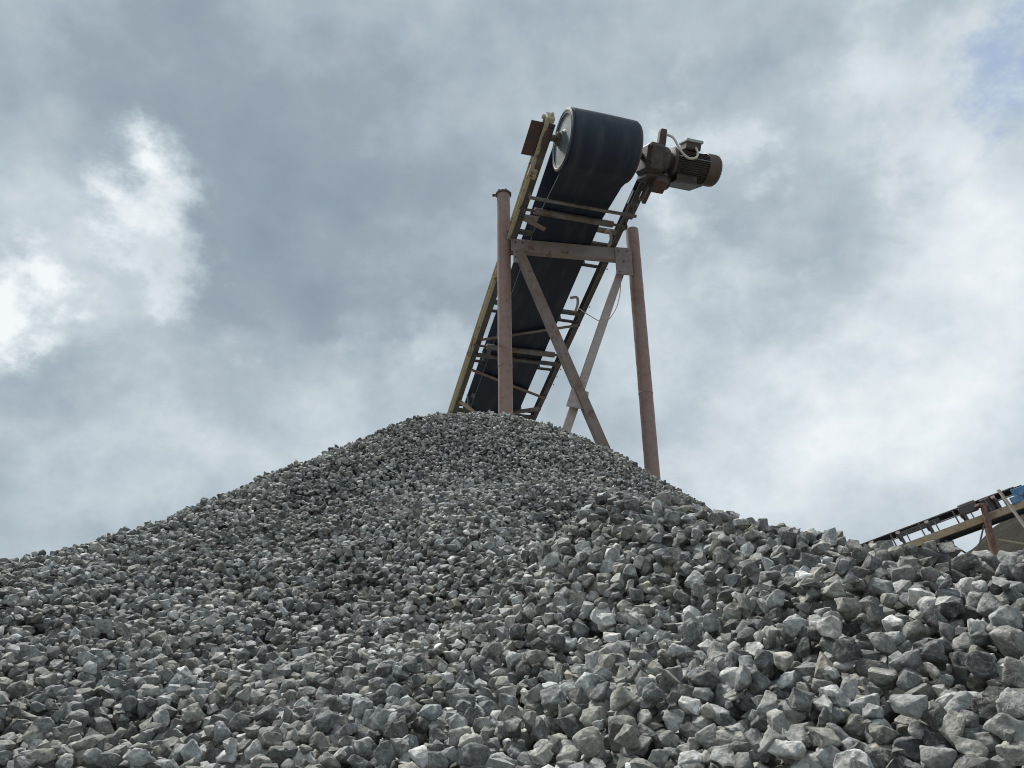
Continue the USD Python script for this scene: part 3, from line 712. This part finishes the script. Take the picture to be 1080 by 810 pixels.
for y in (-0.545, 2.215, 5.0, 7.8):
    idler(y, -0.128)
for y in (2.46, 5.3, 8.2):
    part('cross_bar', bar((-0.755, y, -0.105), (0.755, y, -0.105), 0.07, 0.045), M['dark'], parent=conv)
part('diagonal_bar', angle_iron((-0.755, 2.07, -0.14), (0.755, 1.45, -0.14), 0.055, 0.05, 0.006), M['roller'], parent=conv)
part('diagonal_bar', angle_iron((-0.755, 2.80, -0.135), (0.755, 3.34, -0.135), 0.06, 0.05, 0.006), M['brace_brown'], parent=conv)
part('diagonal_bar', angle_iron((0.755, 3.64, -0.14), (-0.755, 4.28, -0.14), 0.055, 0.05, 0.006), M['roller'], parent=conv)
part('loose_tube', rod((-0.74, 3.68, -0.12), (-0.42, 3.93, -0.12), 0.033), M['yellow'], parent=conv, smooth=40)
for y, mt in ((-0.36, 'beam'), (-0.10, 'dark'), (1.30, 'dark'), (4.0, 'dark'), (6.6, 'dark')):
    part('cross_bar', bar((-0.755, y, -0.045), (0.755, y, -0.045), 0.07, 0.05), M[mt], parent=conv)
part('short_strut', angle_iron((-0.76, -0.36, -0.06), (-0.36, -0.24, -0.09), 0.07, 0.05, 0.006), M['beam'], parent=conv)
# carrying idlers above the frame: three rollers in a trough
for y in np.arange(0.35, 12, 1.2):
    c = part('carrying_idler', [rod((-0.14, y, 0.155), (0.12, y, 0.155), 0.05, 20), rod((-0.165, y, 0.165), (-0.44, y, 0.165 + 0.275 * math.tan(math.radians(28))), 0.05, 20), rod((0.145, y, 0.165), (0.42, y, 0.165 + 0.275 * math.tan(math.radians(28))), 0.05, 20)], M['roller'], parent=conv, smooth=40)
    part('bracket', [box((0, y + 0.07, 0.10), (1.50, 0.05, 0.03), 0.004)] + [bar((s * 0.50 + HT * 0, y + 0.07, 0.09), (s * 0.50, y + 0.07, 0.36), 0.04, 0.02, up=(0, 1, 0)) for s in (-1, 1)], M['dark'], parent=c)
# hose hooks at the right stringer, wires along the frame
part('hooked_hose', [hose([(0.50, -0.36, -0.10), (0.56, -0.40, -0.10), (0.63, -0.30, -0.10), (0.66, -0.16, -0.10), (0.66, -0.05, -0.08)], 0.022)], M['brace_pale'], parent=conv, smooth=True)
part('hooked_hose', [hose([(0.42, 0.95, -0.10), (0.52, 0.92, -0.10), (0.58, 1.05, -0.10), (0.60, 1.22, -0.09)], 0.022)], M['brace_pale'], parent=conv, smooth=True)
part('loose_wire', [hose([(-0.80, 0.25, 0.07), (-0.83, 0.45, -0.02), (-0.80, 0.62, 0.03), (-0.79, 0.8, 0.08)], 0.010), hose([(-0.80, 1.95, 0.08), (-0.86, 2.2, -0.06), (-0.84, 2.45, -0.10), (-0.79, 2.6, 0.05)], 0.007)], M['dark'], parent=conv, smooth=True)

# the drive at the right end of the shaft
GZ = -0.03
DRIVE_ROLL = trimesh.transformations.rotation_matrix(math.radians(45), (1, 0, 0), (0, HY, GZ))   # the drive hangs turned on its shaft


def turned(name, meshes, mat, **kw):
    m = meshes if isinstance(meshes, trimesh.Trimesh) else trimesh.util.concatenate(list(meshes))
    m = m.copy(); m.apply_transform(DRIVE_ROLL); m.apply_translation((-0.08, 0, 0))
    return part(name, m, mat, **kw)


gear = turned('gearbox', [box((0.80, HY, GZ - 0.02), (0.26, 0.42, 0.40), 0.05), box((0.81, HY + 0.02, GZ - 0.23), (0.20, 0.34, 0.12), 0.03), lathe([(0, 0.10), (0.17, 0.10), (0.19, 0.07), (0.19, -0.02), (0, -0.02)], (0.92, HY, GZ), (1, 0, 0), 32)], M['gear'], parent=conv)
turned('torque_arm', [box((0.90, HY - 0.05, GZ + 0.26), (0.10, 0.10, 0.24), 0.015), box((0.90, HY - 0.05, GZ + 0.38), (0.085, 0.085, 0.04), 0.012)], M['brown'], parent=gear)
part('base_bracket', [box((0.83, HY + 0.16, GZ - 0.33), (0.17, 0.20, 0.13), 0.01), box((0.83, HY + 0.16, GZ - 0.255), (0.21, 0.24, 0.02), 0.004), box((0.79, HY + 0.35, GZ - 0.17), (0.06, 0.40, 0.16), 0.01)], M['brown'], parent=gear)
turned('lower_cover', lathe([(0, -0.05), (0.085, -0.05), (0.10, -0.03), (0.10, 0.10), (0.085, 0.12), (0, 0.12)], (0.98, HY + 0.02, GZ - 0.27), (1, 0, 0), 24), M['gear'], parent=gear, smooth=40)
turned('ribs', [box((0.965 + 0.0, HY + 0.16 * math.cos(k), GZ + 0.16 * math.sin(k)), (0.11, 0.03, 0.03), 0.006) for k in np.arange(8) * math.pi / 4], M['gear'], parent=gear)
turned('plugs', [bolt((0.93, HY - 0.22, GZ + 0.05), (0, -1, 0), 0.022, 0.02), bolt((0.72, HY - 0.20, GZ - 0.08), (0, -1, 0), 0.02, 0.02), bolt((0.90, HY - 0.20, GZ - 0.14), (0, -1, 0), 0.014, 0.015), bolt((0.70, HY - 0.20, GZ + 0.12), (0, -1, 0), 0.014, 0.015)], M['brown'], parent=gear, kind='stuff')
mot = turned('motor', lathe([(0, 0.0), (0.12, 0.0), (0.14, 0.03), (0.205, 0.04), (0.215, 0.05), (0.215, 0.075), (0.195, 0.085), (0.188, 0.10), (0.188, 0.55), (0, 0.55)], (1.03, HY, GZ), (1, 0, 0), 48), M['gear'], parent=conv, smooth=35)
turned('cooling_fins', [orient(box((0.22, 0, 0), (0.44, 0.007, 0.026), 0.001), (1.13, HY + 0.199 * math.cos(k), GZ + 0.199 * math.sin(k)), (1.60, HY + 0.199 * math.cos(k), GZ + 0.199 * math.sin(k)), up=(0, math.cos(k), math.sin(k))) for k in np.arange(44) / 44 * 2 * math.pi if not (0.28 < (k / math.pi) < 0.72)], M['gear'], parent=mot)
turned('fan_cover', lathe([(0.205, 0.0), (0.215, 0.004), (0.217, 0.14), (0.21, 0.175), (0.19, 0.20), (0.16, 0.212), (0, 0.215)], (1.57, HY, GZ), (1, 0, 0), 48), M['fan'], parent=mot, smooth=40)
turned('grille', [lathe([(r, 0.0), (r, 0.006), (r + 0.012, 0.006), (r + 0.012, 0.0)], (1.783, HY, GZ), (1, 0, 0), 36) for r in (0.03, 0.065, 0.10, 0.135)], M['dark'], parent=mot)
fp = trimesh.creation.extrude_polygon(__import__('shapely').geometry.box(1.10, HY - 0.20, 1.50, HY + 0.16).difference(__import__('shapely').union_all([__import__('shapely').geometry.Point(x, HY - 0.02 + s * 0.145).buffer(0.016) for x in (1.15, 1.45) for s in (-1, 1)])), 0.022)
fp.apply_translation((0, 0, GZ - 0.285))
turned('mounting_foot', [fp] + [box((1.30, HY + s * 0.12, GZ - 0.205), (0.30, 0.03, 0.13), 0.006) for s in (-1, 1)], M['gear'], parent=mot)
turned('terminal_box', [box((1.33, HY - 0.05, GZ + 0.235), (0.22, 0.22, 0.12), 0.02)], M['gear'], parent=mot)
turned('box_lid', [box((1.33, HY - 0.05, GZ + 0.30), (0.25, 0.25, 0.04), 0.012)] + [bolt((1.33 + a * 0.10, HY - 0.05 + b * 0.10, GZ + 0.318), (0, 0, 1), 0.010, 0.008) for a in (-1, 1) for b in (-1, 1)], M['box'], parent=mot)
turned('seam_rail', [rod((1.12, HY - 0.195, GZ + 0.06), (1.62, HY - 0.195, GZ + 0.06), 0.008)], M['box'], parent=mot)
turned('power_cable', [hose([(0.93, HY - 0.12, GZ + 0.32), (0.99, HY - 0.22, GZ + 0.26), (1.08, HY - 0.29, GZ + 0.10), (1.19, HY - 0.31, GZ + 0.02), (1.30, HY - 0.30, GZ + 0.04), (1.355, HY - 0.24, GZ + 0.13), (1.35, HY - 0.165, GZ + 0.215)], 0.016)], M['cable'], parent=mot, smooth=True)

# ------------------------------------------------------------------ the far conveyor, its posts and the heap of fines beside it
fd = np.array([0.845, -0.495, 0.255]); fd /= np.linalg.norm(fd)           # up its slope
fa = np.cross(fd, UP); fa /= np.linalg.norm(fa)                          # towards the viewer's right
fw = np.cross(fa, fd)
FO = np.array([9.55, 15.26, 3.90 + EYE])                                 # near stringer where the rusty post meets it
far = xform('belt_conveyor', frame(FO, fa, -fd, fw), label='small far conveyor with ochre stringer and blue head drum at the right edge', cat='conveyor')
# here x is across (0 is the near stringer, minus is away), y down the slope, z square to the frame
part('stringer', channel((0, -1.0, 0), (0, 9.0, 0), 0.145, 0.06, 0.008, side=1), M['ochre'], parent=far, label='near stringer in faded ochre paint')
part('stringer', channel((-0.62, -1.0, 0), (-0.62, 9.0, 0), 0.145, 0.06, 0.008, side=-1), M['dark'], parent=far)
fb = []
for (za, zb, tr) in ((0.32, 0.332, 0.035), (-0.045, -0.033, 0.0)):
    T = np.linspace(-0.56, -0.06, 9); rise = tr * (np.abs(T + 0.31) / 0.25) ** 1.6
    V = np.vstack([np.stack([T, np.full(9, y), z + rise], 1) for y in (-0.85, 9.0) for z in (za, zb)])
    F = []
    for j in range(8):
        for a, b, fl in ((0, 18, 0), (9, 27, 1)):
            q = [(a + j, a + j + 1, b + j + 1), (a + j, b + j + 1, b + j)]
            F += [t[::-1] for t in q] if fl else q
    F += [(0, 18, 27), (0, 27, 9), (8, 17, 35), (8, 35, 26), (0, 9, 17), (0, 17, 8), (18, 26, 35), (18, 35, 27)]
    m = trimesh.Trimesh(V, F, process=False); m.fix_normals(); fb.append(m)
part('belt', fb, M['belt'], parent=far)
fdrum = part('head_drum', lathe([(0, -0.28), (0.17, -0.28), (0.185, -0.27), (0.19, 0), (0.185, 0.27), (0.17, 0.28), (0, 0.28)], (-0.31, -0.85, 0.12), (1, 0, 0), 40), M['blue'], parent=far, smooth=40)
part('end_disc', [lathe([(0, 0.03), (0.06, 0.03), (0.065, 0.0), (0.10, 0.0), (0.15, 0.012), (0.165, 0.012), (0.165, 0)], (-0.03, -0.85, 0.12), (1, 0, 0), 32)], M['blue'], parent=fdrum, smooth=40)
part('head_cover', [box((-0.05, -0.85, 0.20), (0.03, 0.46, 0.28), 0.03), box((0.0, -0.60, 0.12), (0.06, 0.16, 0.14), 0.01)], M['blue'], parent=far)
r2 = np.random.default_rng(3)
for k, y in enumerate(np.arange(-0.25, 8.9, 0.62)):
    y = y + r2.uniform(-0.06, 0.06)
    c = part('idler_frame', [box((-0.02, y, 0.17), (0.03, 0.06, 0.22), 0.004), box((-0.60, y, 0.17), (0.03, 0.06, 0.22), 0.004), box((-0.31, y, 0.10), (0.60, 0.05, 0.035), 0.004)], M['dark'], parent=far)
    part('roller', [rod((-0.21, y + 0.02, 0.245), (-0.41, y + 0.02, 0.245), 0.045, 14), rod((-0.19, y + 0.02, 0.25), (-0.03, y + 0.02, 0.335), 0.045, 14), rod((-0.43, y + 0.02, 0.25), (-0.59, y + 0.02, 0.335), 0.045, 14)], M['roller'], parent=c, smooth=40)
    part('strut', [box((-0.01, y + 0.17, 0.20), (0.02, 0.03, 0.28), 0.003), box((-0.01, y - 0.12, 0.17), (0.02, 0.025, 0.20), 0.003)], M['roller'], parent=c)
    if k % 2 == 0:
        part('return_roller', rod((-0.02, y + 0.3, -0.085), (-0.60, y + 0.3, -0.085), 0.04, 14), M['roller'], parent=far, smooth=40)
part('hand_rail', [rod((0.02, -0.7, 0.36), (0.02, 8.9, 0.36), 0.014), rod((-0.64, -0.7, 0.36), (-0.64, 8.9, 0.36), 0.014)], M['roller'], parent=far, smooth=40)
part('skirt_plate', [box((-0.03, 1.25, 0.27), (0.012, 0.9, 0.10), 0.003), box((-0.03, 2.55, 0.26), (0.012, 0.9, 0.09), 0.003), box((-0.03, 3.9, 0.26), (0.012, 1.0, 0.09), 0.003)], M['dark'], parent=far)
part('scraper_box', [box((-0.02, 0.22, 0.30), (0.10, 0.34, 0.22), 0.02), box((-0.10, -0.12, 0.22), (0.14, 0.20, 0.30), 0.02)], M['dark'], parent=far)


def fp_(x, y, z):
    return FO + fa * x - fd * y + fw * z


fs = xform('conveyor_trestle', label='rusty post, slim legs and bracing under the small far conveyor', cat='steel support')
part('post', [lathe([(0, 0)] + [(0.058, 0.002), (0.058, 5.10)] + [(0, 5.102)], tuple(np.append((fp_(0.10, 0.03, 0))[:2] + [-0.04, -0.02], 0)), (0.008, 0, 1), 20)], M['rust'], parent=fs, smooth=40)
tpost = fp_(0.10, 0.05, 0)
part('cap', [box((tpost[0] + 0.0, tpost[1], 5.12), (0.20, 0.16, 0.05), 0.006)], M['rust'], parent=fs)
part('post', [lathe([(0, 0)] + [(0.058, 0.002), (0.058, 4.9)] + [(0, 4.902)], tuple(np.append(fp_(-0.75, 0.03, 0)[:2], 0)), (0, 0, 1), 20)], M['rust'], parent=fs, smooth=40)
part('brace', [bar(fp_(0.16, -0.42, 0.38), fp_(0.9, -0.55, -2.6), 0.07, 0.035)], M['brace_pale'], parent=fs)
part('brace', [bar(fp_(0.14, 0.05, -0.50), fp_(0.25, -1.6, -1.6), 0.04, 0.03)], M['ochre'], parent=fs)
part('cross_bar', [bar(tpost + [0, 0, -0.42 + (5.0 - tpost[2]) * 0], fp_(-0.75, 0.03, -0.22), 0.08, 0.08)], M['rust'], parent=fs)
for y, x in ((1.05, 0.04), (0.80, -0.58)):
    a = fp_(x, y, -0.08); part('leg', [bar(a, (a[0] + 0.06, a[1], 0), 0.09, 0.09, up=(0, 1, 0))], M['dark'], parent=fs)
a = fp_(0.04, 1.12, -0.10)
part('hanging_plate', [box((a[0], a[1], a[2] - 0.16), (0.16, 0.05, 0.36), 0.006)], M['dark'], parent=fs)
part('tie_rod', [rod(fp_(0.02, 1.9, -0.08), fp_(0.02, 1.0, -0.75), 0.014), rod(fp_(0.02, 0.12, -0.12), fp_(0.02, 0.78, -0.95), 0.016)], M['roller'], parent=fs, smooth=40)
part('knee_brace', [bar(fp_(0.04, 0.90, -0.16), fp_(0.04, 0.62, -0.62), 0.05, 0.03)], M['dark'], parent=fs)


def heap(c, r, h, seed, n=90):
    V = [(c[0], c[1], h)]; F = []
    K = 40
    for k in range(1, K + 1):
        for j in range(n):
            a = j / n * 2 * math.pi
            f = k / K
            V.append((c[0] + r * f * math.cos(a), c[1] + r * f * math.sin(a), h * (1 - f)))
    for j in range(n):
        F.append((0, 1 + j, 1 + (j + 1) % n))
        for k in range(K - 1):
            p, q = 1 + k * n + j, 1 + k * n + (j + 1) % n
            F += [(p, p + n, q + n), (p, q + n, q)]
    V = np.array(V)
    f = 1 - np.clip(V[:, 2] / h, 0, 1)
    V[:, 2] = V[:, 2] - 0.25 * np.exp(-(f * 8) ** 2) * 1.0 + (0.30 * (meshkit.noise(V * 0.9, seed) - 0.5) + 0.14 * (meshkit.noise(V * 2.7, seed + 1) - 0.5) + 0.06 * (meshkit.noise(V * 8, seed + 2) - 0.5)) * np.clip(f * 3, 0.2, 1)
    V[:, 2] -= 0.06 * (f > 0.99)
    return trimesh.Trimesh(V, F, process=False)


hp = part('fines_heap', heap((18.6, 23.6), 13.2, 9.1, 21), M['fines'], smooth=True)
tag(stage.GetPrimAtPath(hp), 'olive brown heap of fine material behind the small far conveyor', 'heap')
